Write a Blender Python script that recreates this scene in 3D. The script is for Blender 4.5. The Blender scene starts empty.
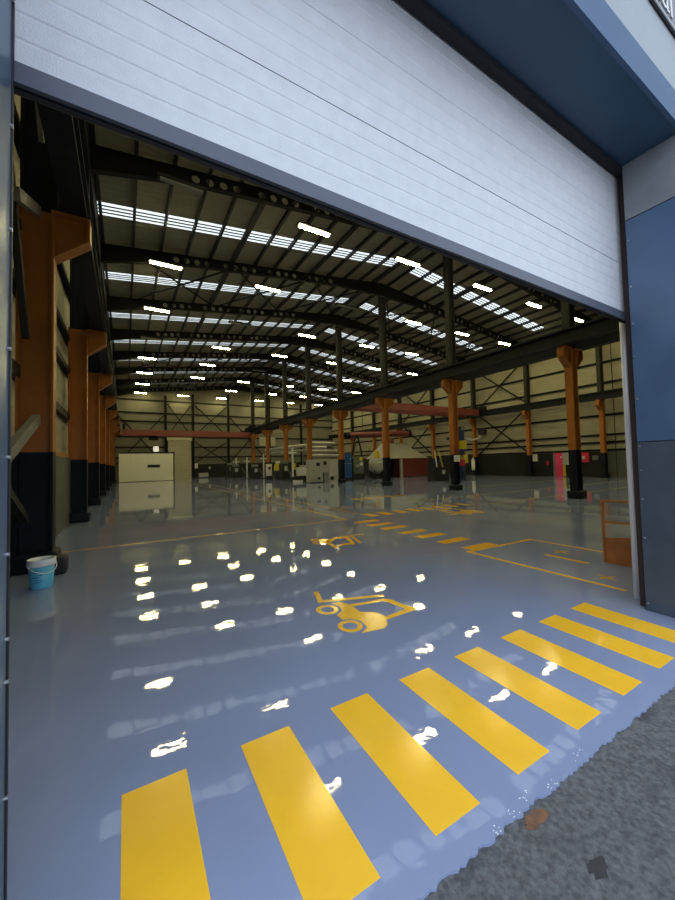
import bpy, math, random
from mathutils import Matrix, Vector
random.seed(7)
S = bpy.context.scene
COL = S.collection
PI = math.pi

# ------------------------------------------------------------------ materials
def mat(name, col, rough=.5, metal=0., var=0., vscale=4., bump=0., bscale=60., emit=None, estr=0., spec=.5, dark=None, darkscale=1.2, darkamt=.0):
    m = bpy.data.materials.new(name); m.use_nodes = True
    nt = m.node_tree; b = nt.nodes['Principled BSDF']
    b.inputs['Base Color'].default_value = (*col, 1); b.inputs['Roughness'].default_value = rough
    b.inputs['Metallic'].default_value = metal; b.inputs['Specular IOR Level'].default_value = spec
    tc = nt.nodes.new('ShaderNodeTexCoord')
    if var or dark:
        n = nt.nodes.new('ShaderNodeTexNoise'); n.inputs['Scale'].default_value = vscale; n.inputs['Detail'].default_value = 6
        nt.links.new(tc.outputs['Object'], n.inputs['Vector'])
        r = nt.nodes.new('ShaderNodeValToRGB')
        r.color_ramp.elements[0].position = .3; r.color_ramp.elements[1].position = .7
        r.color_ramp.elements[0].color = (*[max(0, c*(1-var)) for c in col], 1)
        r.color_ramp.elements[1].color = (*[min(1, c*(1+var)) for c in col], 1)
        nt.links.new(n.outputs['Fac'], r.inputs['Fac'])
        out = r.outputs['Color']
        if dark:
            n2 = nt.nodes.new('ShaderNodeTexNoise'); n2.inputs['Scale'].default_value = darkscale; n2.inputs['Detail'].default_value = 8
            nt.links.new(tc.outputs['Object'], n2.inputs['Vector'])
            r2 = nt.nodes.new('ShaderNodeValToRGB'); r2.color_ramp.elements[0].position = .58; r2.color_ramp.elements[1].position = .72
            r2.color_ramp.elements[1].color = (darkamt, darkamt, darkamt, 1)
            nt.links.new(n2.outputs['Fac'], r2.inputs['Fac'])
            mx = nt.nodes.new('ShaderNodeMixRGB'); mx.inputs['Color2'].default_value = (*dark, 1)
            nt.links.new(r2.outputs['Color'], mx.inputs['Fac']); nt.links.new(out, mx.inputs['Color1']); out = mx.outputs['Color']
        nt.links.new(out, b.inputs['Base Color'])
    if bump:
        n = nt.nodes.new('ShaderNodeTexNoise'); n.inputs['Scale'].default_value = bscale; n.inputs['Detail'].default_value = 4
        nt.links.new(tc.outputs['Object'], n.inputs['Vector'])
        bp = nt.nodes.new('ShaderNodeBump'); bp.inputs['Strength'].default_value = bump; bp.inputs['Distance'].default_value = .01
        nt.links.new(n.outputs['Fac'], bp.inputs['Height']); nt.links.new(bp.outputs['Normal'], b.inputs['Normal'])
    if emit:
        b.inputs['Emission Color'].default_value = (*emit, 1); b.inputs['Emission Strength'].default_value = estr
    return m

M = dict(
    floor=mat('blue_grey_epoxy', (.26, .315, .485), .02, var=.06, vscale=.9, bump=.002, bscale=300, spec=.85),
    asphalt=mat('worn_asphalt', (.10, .102, .105), .85, var=.45, vscale=45, bump=.35, bscale=190, dark=(.035, .035, .04), darkscale=3.0, darkamt=.7),
    yellow=mat('yellow_floor_paint', (.97, .54, .03), .16, var=.05, vscale=3),
    yellow_thin=mat('worn_yellow_line_paint', (.66, .42, .05), .2, var=.2, vscale=5),
    white_panel=mat('white_door_panel', (.67, .68, .71), .45, var=.05, vscale=9, bump=.25, bscale=110),
    slate=mat('slate_grey_rail', (.085, .095, .13), .4, var=.05),
    rubber=mat('black_rubber', (.012, .012, .014), .6),
    seam=mat('dark_gap_sealant', (.02, .02, .025), .8),
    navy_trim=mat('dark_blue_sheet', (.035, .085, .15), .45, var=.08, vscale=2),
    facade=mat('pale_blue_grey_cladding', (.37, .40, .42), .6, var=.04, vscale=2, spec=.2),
    flash=mat('mid_blue_flashing', (.085, .14, .235), .6, var=.05, spec=.15),
    cheek_blue=mat('blue_steel_plate', (.07, .125, .215), .3, var=.12, vscale=2, spec=.6),
    cheek_slate=mat('slate_steel_plate', (.06, .08, .105), .35, var=.18, vscale=3, spec=.5),
    cheek_grey=mat('grey_steel_plate', (.20, .22, .235), .45, var=.15, vscale=3),
    left_plate=mat('left_blue_plate', (.075, .12, .185), .33, var=.15, vscale=2),
    galv=mat('galvanised_steel', (.62, .63, .65), .32, metal=.85, var=.08),
    polished=mat('bright_steel_pole', (.88, .88, .9), .25, metal=.15),
    brown=mat('brown_jamb', (.045, .022, .02), .6),
    screw=mat('screw_head', (.5, .52, .55), .35, metal=.8),
    orange=mat('orange_paint', (.40, .135, .015), .5, var=.12, vscale=2, dark=(.2, .06, .01), darkamt=.5, bump=.05),
    rust_orange=mat('rusty_orange_paint', (.46, .16, .035), .5, var=.2, vscale=5, dark=(.18, .06, .02), darkamt=.6),
    navy_base=mat('navy_black_paint', (.007, .010, .018), .55, var=.15, spec=.2),
    dark_steel=mat('dark_painted_steel', (.008, .008, .008), .6, var=.15, spec=.15),
    grey_steel=mat('grey_painted_steel', (.03, .03, .025), .6, var=.15, spec=.2),
    brace_steel=mat('light_grey_steel', (.19, .185, .165), .5, var=.15),
    beam_dark=mat('dark_crane_beam', (.011, .014, .019), .6, var=.15, spec=.2),
    purlin=mat('black_purlin', (.014, .014, .013), .6),
    roof=mat('olive_roof_sheet', (.27, .25, .185), .8, var=.06, vscale=1.5),
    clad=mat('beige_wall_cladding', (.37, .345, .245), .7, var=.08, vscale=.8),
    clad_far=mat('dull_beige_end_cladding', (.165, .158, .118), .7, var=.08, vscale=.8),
    dado=mat('charcoal_wall_base', (.015, .016, .015), .6, var=.15, spec=.25),
    dado_grey=mat('grey_green_wall_base', (.10, .104, .086), .6, var=.15),
    shutter=mat('beige_shutter', (.46, .43, .30), .6, var=.05),
    red_crane=mat('red_brown_crane_paint', (.20, .045, .035), .5, var=.15),
    cabin=mat('cream_cabin_panel', (.80, .78, .64), .55, var=.03),
    black=mat('matt_black', (.01, .01, .01), .6),
    white=mat('white_paint', (.72, .72, .68), .5, var=.04),
    grey_mach=mat('grey_machine_paint', (.40, .40, .36), .5, var=.08),
    mid_grey=mat('mid_grey_machine_paint', (.17, .18, .16), .5, var=.2, vscale=6),
    green_grey=mat('green_grey_machine_paint', (.12, .16, .12), .5, var=.35, vscale=5),
    blue=mat('blue_cabinet_paint', (.018, .085, .26), .45, var=.08),
    jib_blue=mat('dark_blue_jib_paint', (.015, .03, .10), .5),
    hood=mat('grey_hood_sheet', (.34, .33, .27), .55, var=.06),
    furnace=mat('dark_red_panel', (.17, .03, .02), .55, var=.12),
    red=mat('red_paint', (.55, .02, .05), .45),
    pink=mat('pinkish_red_paint', (.72, .05, .17), .45),
    machine_yellow=mat('yellow_machine_paint', (.62, .50, .02), .5),
    purple_dark=mat('dark_purple_grey', (.05, .035, .07), .6),
    bucket=mat('light_blue_plastic', (.12, .48, .68), .35, var=.04),
    bucket_white=mat('white_plastic', (.75, .76, .76), .4),
    ink=mat('dark_ink', (.03, .10, .16), .5),
    sign_dark=mat('sign_charcoal', (.05, .05, .06), .4),
    silver=mat('silver_duct', (.50, .50, .46), .4, metal=.3, var=.08),
    chip=mat('bare_concrete_chip', (.70, .74, .80), .6),
    rust=mat('brown_spill', (.17, .085, .045), .9, var=.3, vscale=30),
    oil=mat('dark_oil_stain', (.03, .03, .034), .7, var=.3, vscale=20),
    sky_pane=mat('translucent_rooflight', (.8, .85, .9), .5, emit=(.86, .95, 1.0), estr=1.15),
    lamp=mat('lit_lamp_diffuser', (.9, .9, .8), .4, emit=(1.0, .86, .38), estr=88.),
    lamp_off=mat('unlit_lamp_diffuser', (.22, .22, .19), .5),
    sign_lit=mat('lit_sign_face', (.9, .9, .8), .5, emit=(1, .97, .8), estr=.55),
)
# expansion gives the deck its corrugation
def add_wave(m, axis_scale, strength, direction='X'):
    nt = m.node_tree; b = nt.nodes['Principled BSDF']
    tc = nt.nodes.new('ShaderNodeTexCoord'); w = nt.nodes.new('ShaderNodeTexWave')
    w.bands_direction = direction; w.inputs['Scale'].default_value = axis_scale
    nt.links.new(tc.outputs['Object'], w.inputs['Vector'])
    bp = nt.nodes.new('ShaderNodeBump'); bp.inputs['Strength'].default_value = strength; bp.inputs['Distance'].default_value = .03
    nt.links.new(w.outputs['Fac'], bp.inputs['Height']); nt.links.new(bp.outputs['Normal'], b.inputs['Normal'])
def add_ripple(m, scale, strength):       # slow unevenness of the poured coating, chained in front of its fine grain
    nt = m.node_tree; b = nt.nodes['Principled BSDF']; fine = b.inputs['Normal'].links[0].from_node
    tc = nt.nodes.new('ShaderNodeTexCoord'); n = nt.nodes.new('ShaderNodeTexNoise'); n.inputs['Scale'].default_value = scale; n.inputs['Detail'].default_value = 3
    nt.links.new(tc.outputs['Object'], n.inputs['Vector'])
    bp = nt.nodes.new('ShaderNodeBump'); bp.inputs['Strength'].default_value = strength; bp.inputs['Distance'].default_value = .01
    nt.links.new(n.outputs['Fac'], bp.inputs['Height']); nt.links.new(bp.outputs['Normal'], fine.inputs['Normal'])
add_ripple(M['floor'], 4.5, .11)
add_wave(M['roof'], 1.0, .5, 'Y')
add_wave(M['clad'], 1.0, .3, 'Z')

# ------------------------------------------------------------------ mesh helpers
class MB:
    def __init__(s): s.v = []; s.f = []
    def add(s, vs, fs):
        n = len(s.v); s.v += [tuple(v) for v in vs]; s.f += [tuple(i+n for i in f) for f in fs]; return s
    def box(s, x0, x1, y0, y1, z0, z1):
        return s.add([(x0,y0,z0),(x1,y0,z0),(x1,y1,z0),(x0,y1,z0),(x0,y0,z1),(x1,y0,z1),(x1,y1,z1),(x0,y1,z1)],
            [(3,2,1,0),(4,5,6,7),(0,1,5,4),(1,2,6,5),(2,3,7,6),(3,0,4,7)])
    def bar(s, p, q, w, h=None, up=(0,0,1)):
        h = h or w; p = Vector(p); q = Vector(q); d = (q-p).normalized(); u = Vector(up)
        if abs(d.dot(u)) > .98: u = Vector((0,1,0))
        r = d.cross(u).normalized(); u = r.cross(d)
        vs = []
        for c in (p, q):
            for a, b in ((-1,-1),(1,-1),(1,1),(-1,1)): vs.append(c + r*a*w/2 + u*b*h/2)
        return s.add(vs, [(3,2,1,0),(4,5,6,7),(0,1,5,4),(1,2,6,5),(2,3,7,6),(3,0,4,7)])
    def tube(s, p, q, r, n=10, r2=None):
        r2 = r if r2 is None else r2
        p = Vector(p); q = Vector(q); d = (q-p).normalized(); u = Vector((0,0,1))
        if abs(d.z) > .98: u = Vector((0,1,0))
        a = d.cross(u).normalized(); b = a.cross(d)
        vs = [c + a*math.cos(t*2*PI/n)*rr + b*math.sin(t*2*PI/n)*rr for c, rr in ((p, r), (q, r2)) for t in range(n)]
        fs = [(i, (i+1) % n, n+(i+1) % n, n+i) for i in range(n)] + [tuple(range(n))[::-1], tuple(range(n, 2*n))]
        return s.add(vs, fs)
    def path(s, pts, r, n=8):
        for a, b in zip(pts, pts[1:]): s.tube(a, b, r, n)
        return s
    def prism(s, poly, a0, a1, axis):           # poly: 2D points; extruded along axis 0/1/2
        def P(t, a):
            u, v = t
            return (a,u,v) if axis == 0 else ((u,a,v) if axis == 1 else (u,v,a))
        n = len(poly)
        return s.add([P(t, a0) for t in poly] + [P(t, a1) for t in poly],
            [(i, (i+1) % n, n+(i+1) % n, n+i) for i in range(n)] + [tuple(range(n))[::-1], tuple(range(n, 2*n))])
    def ring(s, outer, inner, z0, z1):
        n = len(outer)
        vs = [(x,y,z) for z in (z0, z1) for L in (outer, inner) for x, y in L]
        fs = []
        for i in range(n):
            j = (i+1) % n
            fs += [(2*n+i, 2*n+j, 3*n+j, 3*n+i), (i, j, 2*n+j, 2*n+i), (n+j, n+i, 3*n+i, 3*n+j), (j, i, n+i, n+j)]
        return s.add(vs, fs)
    def lathe(s, prof, n=24, c=(0,0)):
        vs = [(c[0]+r*math.cos(t*2*PI/n), c[1]+r*math.sin(t*2*PI/n), z) for r, z in prof for t in range(n)]
        fs = [(k*n+i, k*n+(i+1) % n, (k+1)*n+(i+1) % n, (k+1)*n+i) for k in range(len(prof)-1) for i in range(n)]
        return s.add(vs, fs)
    def build(s, name, m, parent=None, off=None, bevel=0, smooth=False):
        me = bpy.data.meshes.new(name)
        if off is None: off = (0,0,0)
        me.from_pydata([(x-off[0], y-off[1], z-off[2]) for x, y, z in s.v], [], s.f)
        me.materials.append(M[m] if isinstance(m, str) else m); me.update()
        import bmesh
        bm = bmesh.new(); bm.from_mesh(me); bmesh.ops.recalc_face_normals(bm, faces=bm.faces); bm.to_mesh(me); bm.free()
        if smooth:
            for p in me.polygons: p.use_smooth = True
        o = bpy.data.objects.new(name, me); COL.objects.link(o)
        if parent: o.parent = parent
        elif off: o.location = off
        if bevel:
            b = o.modifiers.new('edge', 'BEVEL'); b.width = bevel; b.segments = 2; b.limit_method = 'ANGLE'
        return o

def props(o, label=None, cat=None, group=None, kind=None):
    if label: o['label'] = label
    if cat: o['category'] = cat
    if group: o['group'] = group
    if kind: o['kind'] = kind
    return o
def thing(name, loc, label, cat, group=None):
    o = bpy.data.objects.new(name, None); COL.objects.link(o); o.location = loc; o.empty_display_size = .2
    return props(o, label, cat, group)
def struct(name, mb, m, label=None, off=None, parent=None):
    o = mb.build(name, m, parent, off)
    if not parent: props(o, label, None, None, 'structure')
    return o
def single(name, mb, m, off, label, cat, group=None, **k):
    return props(mb.build(name, m, None, off, **k), label, cat, group)
def dup(root, loc, label, group=None):
    r = root.copy(); COL.objects.link(r); r.location = loc; r['label'] = label
    if group: r['group'] = group
    for ch in list(root.children):
        c = ch.copy(); COL.objects.link(c); c.parent = r
        for g in list(ch.children):
            d = g.copy(); COL.objects.link(d); d.parent = c
    return r
ORD = ['first','second','third','fourth','fifth','sixth','seventh','eighth','ninth','tenth','eleventh','twelfth','thirteenth','fourteenth','fifteenth']

# ------------------------------------------------------------------ main dimensions
YK = [7.58] + [7.7 + 5.92*k for k in range(1, 9)]          # column frames along the hall
XL, XR, XC = -1.6, 32.2, 15.3                  # cladding planes and the ridge
YB = 56.5                                      # far wall
def ztop(x):                                   # top of the rafters
    d = (x-XL) if x <= XC else (XR-x)
    return 11.92 + .117*d
DX0, DX1, DY = -.40, 4.90, 1.78                # doorway

# ------------------------------------------------------------------ floor and ground
mb = MB(); pts = []
x = -3.0
while x < 34:
    pts.append((x, 1.06 + random.uniform(-.009, .009) + .003*math.sin(x*9) + .004*math.sin(x*31))); x += .02 if x < 6 else 2
pts.append((34, 1.06)); n = len(pts)
mb.add([(x,y,0) for x,y in pts] + [(x,YB+.5,0) for x,y in pts] + [(x,y,-.05) for x,y in pts],
       [(i, i+1, n+i+1, n+i) for i in range(n-1)] + [(2*n+i, 2*n+i+1, i+1, i) for i in range(n-1)])
struct('floor', mb, 'floor', 'glossy blue grey epoxy coated hall floor')
struct('ground', MB().add([(-40,-45,-.012),(45,-45,-.012),(45,1.3,-.012),(-40,1.3,-.012)], [(0,1,2,3)]), 'asphalt', 'worn dark asphalt yard outside the doorway')
def blob(cx, cy, rx, ry, seed, n=26):
    r = random.Random(seed)
    return [(cx+rx*math.cos(t*2*PI/n)*r.uniform(.6,1.1), cy+ry*math.sin(t*2*PI/n)*r.uniform(.6,1.1)) for t in range(n)]
single('spill_stain', MB().prism(blob(1.585,1.018,.085,.035,3), -.012, -.008, 2), 'rust', (1.585,1.018,-.012), 'brown dirt patch on the asphalt against the ragged paint edge', 'stain')
single('oil_stain', MB().prism(blob(1.60,.78,.06,.035,5), -.012, -.010, 2), 'oil', (1.60,.78,-.012), 'dark oil stain on the open asphalt', 'stain')
for k, (cx, cy, sx) in enumerate([(1.62,1.10,.05),(1.52,1.085,.03),(2.10,1.10,.06),(1.38,1.075,.025),(1.80,1.075,.035)]):
    mb = MB(); r = random.Random(k)
    for q in range(7):
        mb.prism(blob(cx+r.uniform(-sx,sx), cy+r.uniform(-.018,.018), r.uniform(.002,.008), r.uniform(.001,.004), q+k*20, 7), 0, .001, 2)
    pc = single('paint_chip', mb, 'chip', (cx,cy,0), 'white flecks of chipped paint at the floor edge, ' + ['just behind the brown dirt patch','left of the brown dirt patch','farthest right of the flecks','farthest left of the flecks','second from the right'][k], 'paint chips', 'chipped paint flecks along the threshold'); pc['kind'] = 'stuff'

# ------------------------------------------------------------------ floor markings
H = .0012
SX = [-.02, .565, 1.15, 1.73, 2.31, 2.90, 3.49, 4.07]
for k, sx in enumerate(SX):
    single('crosswalk_stripe', MB().prism([(sx-.006*k,1.19),(sx+.285-.006*k,1.19),(sx+.295,2.135),(sx,2.135)], 0, H, 2), 'yellow', (sx+.15,1.66,0),
           'broad yellow crosswalk stripe across the doorway threshold, ' + (ORD[k] + ' from the left' if k < 7 else 'last one by the right door jamb'), 'floor marking', 'yellow crosswalk stripes at the doorway')
A = [(2.02,4.12),(2.08,4.1),(1.99,3.82),(2.69,3.57),(2.66,3.51),(2.14,3.69),(1.91,3.78)]
B = [(2.02,3.67),(2.13,3.67),(2.19,3.52),(2.17,3.3),(2.3,3.2),(2.33,3.08),(2.23,2.9),(2.15,2.85),(1.91,2.89),(2.025,2.96),(2.05,3.12),(1.99,3.21),(1.91,3.24),(1.92,3.37),(2.03,3.44),(2.06,3.56)]
Cc = [(2.2,3.54),(2.41,3.49),(2.61,3.47),(2.67,3.39),(2.68,3.23),(2.74,3.04),(2.67,3.01),(2.26,2.99),(2.28,3.05),(2.62,3.09),(2.58,3.34),(2.55,3.4),(2.18,3.47)]
def ell(cx, cy, r, n=24): return [(cx+r*math.cos(t*2*PI/n), cy+r*math.sin(t*2*PI/n)*1.08) for t in range(n)]
def fork(T):
    mb = MB()
    for P, h in ((A, H), (B, H*1.1), (Cc, H*1.2)): mb.prism([T(p) for p in P], 0, h, 2)
    for cx, cy in ((1.905, 3.55), (1.90, 3.075)):
        mb.ring([T(p) for p in ell(cx,cy,.122)], [T(p) for p in ell(cx,cy,.072)], 0, H*1.3)
    return mb
single('forklift_symbol', fork(lambda p: p), 'yellow', (2.2,3.4,0), 'large yellow forklift pictogram painted on the blue floor nearest the doorway', 'floor marking')
mb = MB()
for P in ([(4.24,6.77),(4.32,6.81),(4.08,6.09),(4.0,6.04)], [(4.29,6.88),(4.61,6.77),(4.57,6.71),(4.24,6.82)],
          [(3.53,6.93),(3.66,6.89),(3.72,6.76),(3.92,6.88),(3.88,6.73),(3.61,6.5),(3.5,6.43),(3.40,6.50)],
          [(3.92,6.88),(4.22,6.82),(4.15,6.64),(3.93,6.11),(3.86,6.04),(3.68,6.12),(3.42,5.98),(3.46,6.45),(3.56,6.47),(3.51,6.13),(3.75,6.23),(3.89,6.18),(4.04,6.64),(3.86,6.71)]):
    mb.prism(P, 0, H*(1+.07*len(mb.v)/20), 2)
for cx, cy in ((3.46, 6.86), (3.36, 6.60)): mb.ring(ell(cx,cy,.12), ell(cx,cy,.055), 0, H*1.6)
single('forklift_symbol', mb, 'yellow', (3.8,6.5,0), 'smaller yellow forklift pictogram behind the large one, in front of the long yellow line', 'floor marking')
def T3(p):
    u, v = p[0]-2.2, p[1]-3.4
    return (8.95 - v*1.15, 7.9 + u*1.5)
single('forklift_symbol', fork(T3), 'yellow', (8.95,7.9,0), 'faint far yellow forklift pictogram among the dashed crossing at mid hall', 'floor marking')
for k in range(7):
    y = [4.40, 5.03, 5.65, 6.21, 6.87, 7.45, 8.06][k]
    single('dash_stripe', MB().box(5.30, 6.03, y, y+.25, 0, H), 'yellow', (5.66,y+.12,0), 'short yellow dash of the crossing that runs into the hall, ' + ORD[k] + ' from the boxed area', 'floor marking', 'yellow dashes running into the hall')
for k in range(8):
    x = [6.28, 6.86, 7.47, 8.07, 8.62, 9.17, 9.78, 10.40][k]
    single('dash_stripe', MB().box(x, x+.30, 8.78, 9.42, 0, H), 'yellow', (x+.15,9.1,0), 'short yellow dash of the rightward crossing, ' + ORD[k] + ' from the yellow lane lines', 'floor marking', 'yellow dashes running across the hall')
for k in range(5):
    x = 8.6 + k*.62
    single('dash_stripe', MB().box(x, x+.30, 13.1, 13.75, 0, H), 'yellow', (x+.15,13.4,0), 'small far yellow dash beyond the second crossing, ' + ORD[k] + ' from the left', 'floor marking', 'far yellow dashes at mid hall')
def line(nm, x0, x1, y0, y1, label, m='yellow_thin', h=H): single(nm, MB().box(x0,x1,y0,y1,0,h), m, ((x0+x1)/2,(y0+y1)/2,0), label, 'floor marking')
line('floor_line', -1.35, 5.45, 8.82, 8.89, 'long thin yellow line running from the left wall across to the lane corner', 'yellow_thin')
line('floor_line', 5.38, 5.45, 8.89, 54.5, 'left yellow lane line running to the far wall')
line('floor_line', 6.28, 6.35, 9.6, 54.5, 'right yellow lane line running to the far wall')
line('floor_line', 6.5, 14.2, 20.0, 20.07, 'faint yellow line crossing the hall beside the lanes')
line('floor_line', 11.0, 30.5, 8.55, 8.62, 'faint yellow line from the dashes towards the right wall, nearest the doorway')
line('floor_line', 9.4, 30.5, 11.0, 11.06, 'second faint yellow line towards the right wall behind the nearest one')
line('floor_line', 16.2, 30.5, 14.6, 14.66, 'third faint yellow line towards the right wall, farthest back')
line('floor_line', -1.0, 5.2, 36.0, 36.07, 'thin yellow line in front of the cream cabin')
mb = MB(); b0, b1 = (5.22, 4.36), (6.92, 4.30)
mb.prism([(5.20,4.40),(5.20,4.32),(5.17,2.05),(5.11,2.05),(5.12,4.40)], 0, H*1.4, 2)
mb.prism([(5.12,4.40),(6.95,4.36),(6.95,4.29),(5.19,4.33)], 0, H*1.2, 2)
mb.prism([(6.89,4.33),(6.95,4.33),(6.97,2.1),(6.91,2.1)], 0, H, 2)
single('floor_box_outline', mb, 'yellow', (6,3.3,0), 'yellow outlined bay painted on the floor beside the orange guard', 'floor marking')
line('floor_line', 5.98, 6.06, 2.86, 3.52, 'short thick yellow bar inside the outlined bay', 'yellow')
star = lambda cx, cy, s: [(cx-.30*s,cy+.05*s),(cx-.02*s,cy+.10*s),(cx+.10*s,cy+.30*s),(cx+.08*s,cy+.06*s),(cx+.28*s,cy-.10*s),(cx+.04*s,cy-.06*s),(cx-.10*s,cy-.30*s),(cx-.06*s,cy-.02*s)]
single('walking_symbol', MB().prism(star(6.40,3.46,.62), 0, H, 2), 'yellow_thin', (6.40,3.46,0), 'small worn yellow pictogram in the outlined bay, behind the short bar', 'floor marking')
single('walking_symbol', MB().prism(star(5.50,2.40,.52), 0, H, 2), 'yellow_thin', (5.50,2.40,0), 'small worn yellow pictogram in the outlined bay, in front of the orange guard', 'floor marking')

# ------------------------------------------------------------------ walls
mb = MB()
mb.box(XL-.3, DX0-.02, 1.22, 1.76, 0, 12.1); mb.box(DX1+.03, XR+.3, 1.22, 1.76, 0, 12.1)
mb.box(DX0-.02, DX1+.02, 1.22, 1.72, 5.02, 12.1); mb.box(DX0-.02, DX1+.02, 1.92, 2.05, 4.9, 12.1)
mb.prism([(XL-.3,12.1),(XC,14.1),(XR+.3,12.1)], 1.22, 1.76, 1)
struct('wall_front', mb, 'facade', 'pale blue grey clad front wall around the doorway')
wl = struct('wall_left', MB().box(XL-.25, XL, 1.76, YB, 0, 12.1), 'clad', 'beige clad left wall of the hall')
wr = struct('wall_right', MB().box(XR, XR+.25, 1.76, YB, 0, 12.1), 'clad', 'beige clad right wall of the hall')
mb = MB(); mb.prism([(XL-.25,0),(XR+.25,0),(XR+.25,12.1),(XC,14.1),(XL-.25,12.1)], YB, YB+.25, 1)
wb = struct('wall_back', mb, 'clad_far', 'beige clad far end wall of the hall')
# wall bases
struct('base_panel', MB().box(XL, XL+.10, 2.05, YK[0]-.2, 0, 1.95), 'navy_base', parent=wl)
struct('base_panel', MB().box(XL, XL+.16, YK[0]+.25, YB, 0, 1.95), 'dado_grey', parent=wl)
struct('base_panel', MB().box(XR-.14, XR, 13.9, YB, 0, 2.03), 'dado', parent=wr)
struct('base_panel', MB().box(XR-.08, XR, 2.05, 13.9, 0, 2.15), 'dado_grey', parent=wr)
struct('base_panel', MB().box(8.75, XR, YB-.10, YB, 0, 1.95), 'dado', parent=wb)
for z, m, w in ((2.0,'orange',.10),(3.2,'grey_steel',.2),(4.6,'dark_steel',.16),(5.6,'dark_steel',.16),(7.2,'dark_steel',.16),(9.0,'dark_steel',.16),(10.6,'dark_steel',.16)):
    struct('wall_rail', MB().box(XL, XL+.14, 2.05, YB, z-w/2, z+w/2), m, parent=wl)
for z in (2.12, 2.72, 3.30, 4.83, 7.35, 8.95, 10.5):
    struct('wall_rail', MB().box(XR-.14, XR, 2.05, YB, z-.08, z+.08), 'dark_steel', parent=wr)
for z in (3.0, 4.45, 5.9, 8.03, 9.23, 11.0):
    struct('wall_rail', MB().box(XL+.1, XR-.1, YB-.14, YB, z-.09, z+.09), 'dark_steel', parent=wb)
# far wall posts
for k, x in enumerate((4.9, 8.55, 13.65, 20.2, 25.9)):
    single('wall_post', MB().box(x-.16, x+.16, YB-.40, YB-.14, 0, min(ztop(x), 13.4)-.9), 'dark_steel', (x,YB-.27,0), 'dark steel post on the far end wall, ' + ORD[k] + ' from the left', 'post', 'far wall posts')
k = 0
for x0, x1, z0, z1, d in ((-1.0,4.65,2.2,8.9,'left bay, above the cream cabin'),(5.15,8.3,6.1,10.6,'middle bay, above the shutter'),(8.8,13.4,6.2,10.6,'right bay, upper'),(8.8,13.4,2.2,5.2,'right bay, above the dark wall base'),(13.9,19.95,2.2,9.0,'bay behind the row of centre columns')):
    mb = MB(); y = YB-.20
    mb.bar((x0,y,z0),(x1,y,z1),.12,.12); mb.bar((x0,y-.06,z1),(x1,y-.06,z0),.12,.12)
    single('cross_brace', mb, 'dark_steel', ((x0+x1)/2,y,z0), 'dark steel cross brace on the far end wall, ' + d, 'brace', 'far wall braces')
# right wall braces
for k, (a, z0, z1, d) in enumerate(((2, 2.2, 6.2, 'low, second bay beyond the pinkish door'),(2, 6.8, 10.8, 'high, second bay beyond the pinkish door'),(4, 2.2, 6.2, 'low, behind the furnace'),(4, 6.8, 10.8, 'high, behind the furnace'))):
    mb = MB(); x = XR-.19
    mb.bar((x,YK[a]+.35,z0),(x,YK[a+1]-.35,z1),.10,.10); mb.bar((x-.06,YK[a]+.35,z1),(x-.06,YK[a+1]-.35,z0),.10,.10)
    single('cross_brace', mb, 'dark_steel', (x,YK[a],z0), 'dark steel cross brace on the right wall, ' + d, 'brace', 'right wall braces')
# left wall diagonal braces in the first bays
mb = MB(); x = XL+.32
mb.bar((x+.06,4.5,1.35),(x+.06,7.38,2.42),.09,.16)
single('diagonal_brace', mb, 'brace_steel', (x,6,1.3), 'light grey rising diagonal brace meeting the nearest left column at the paint change', 'brace')
single('diagonal_brace', MB().bar((x-.08,5.4,1.75),(x-.08,7.38,.85),.10,.12), 'grey_steel', (x,6.5,.8), 'dark grey falling diagonal brace low on the nearest left column', 'brace')
single('diagonal_brace', MB().bar((x-.08,4.2,10.0),(x-.08,7.38,3.7),.09,.12), 'grey_steel', (x,6,3.4), 'long dark diagonal brace dropping to the nearest left column above the rail', 'brace')
single('diagonal_brace', MB().bar((x+.1,5.9,9.2),(x+.1,7.38,7.0),.07,.10), 'brace_steel', (x+.1,6.6,6.7), 'thin light diagonal brace in the dark upper left corner', 'brace')
single('diagonal_brace', MB().bar((x+.06,6.0,5.2),(x+.06,7.38,5.82),.09,.16), 'brace_steel', (x,6.6,5.2), 'light grey stub brace just below the corbel of the nearest left column', 'brace')

# shutter in the far wall
d2 = thing('door_2', (6.75,YB-.13,0), 'tall beige roller shutter in the far end wall', None); d2['kind'] = 'structure'
mb = MB()
for i in range(15): mb.box(5.15-6.75, 8.3-6.75, -.05+(.015 if i % 2 else 0), .0, i*.36, i*.36+.345)
mb.build('slat_curtain', 'shutter', d2)
for s in (-1, 1): MB().box(s*1.62-.06, s*1.62+.06, -.08, 0, 0, 5.5).build('guide_rail', 'dark_steel', d2)
MB().box(-1.75, 1.75, -.25, 0, 5.4, 5.85).build('roller_box', 'shutter', d2)

# ------------------------------------------------------------------ roof deck and rooflights
def roofz(x): return ztop(x) + .19
mb = MB()
def deck(xa, xb, ya, yb):
    za, zb = roofz(xa), roofz(xb)
    mb.add([(xa,ya,za),(xb,ya,zb),(xb,yb,zb),(xa,yb,za),(xa,ya,za+.08),(xb,ya,zb+.08),(xb,yb,zb+.08),(xa,yb,za+.08)],
           [(3,2,1,0),(4,5,6,7),(0,1,5,4),(1,2,6,5),(2,3,7,6),(3,0,4,7)])
XA = [(XL-.3, -.95, 14.75, XC), (XC, 15.95, 29.9, XR+.3)]
ys = [1.22]
for k in range(9):
    y0 = YK[k]-5.92+3.0 if k else YK[0]-5.92+3.0
    ys += [y0+.08, y0+.96]
ys.append(YB+.25)
for xa, xb, xc, xd in XA:
    for i in range(0, len(ys), 2): deck(xa, xd, ys[i], ys[i+1])
    for i in range(1, len(ys)-1, 2):
        deck(xa, xb, ys[i], ys[i+1]); deck(xc, xd, ys[i], ys[i+1])
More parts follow.
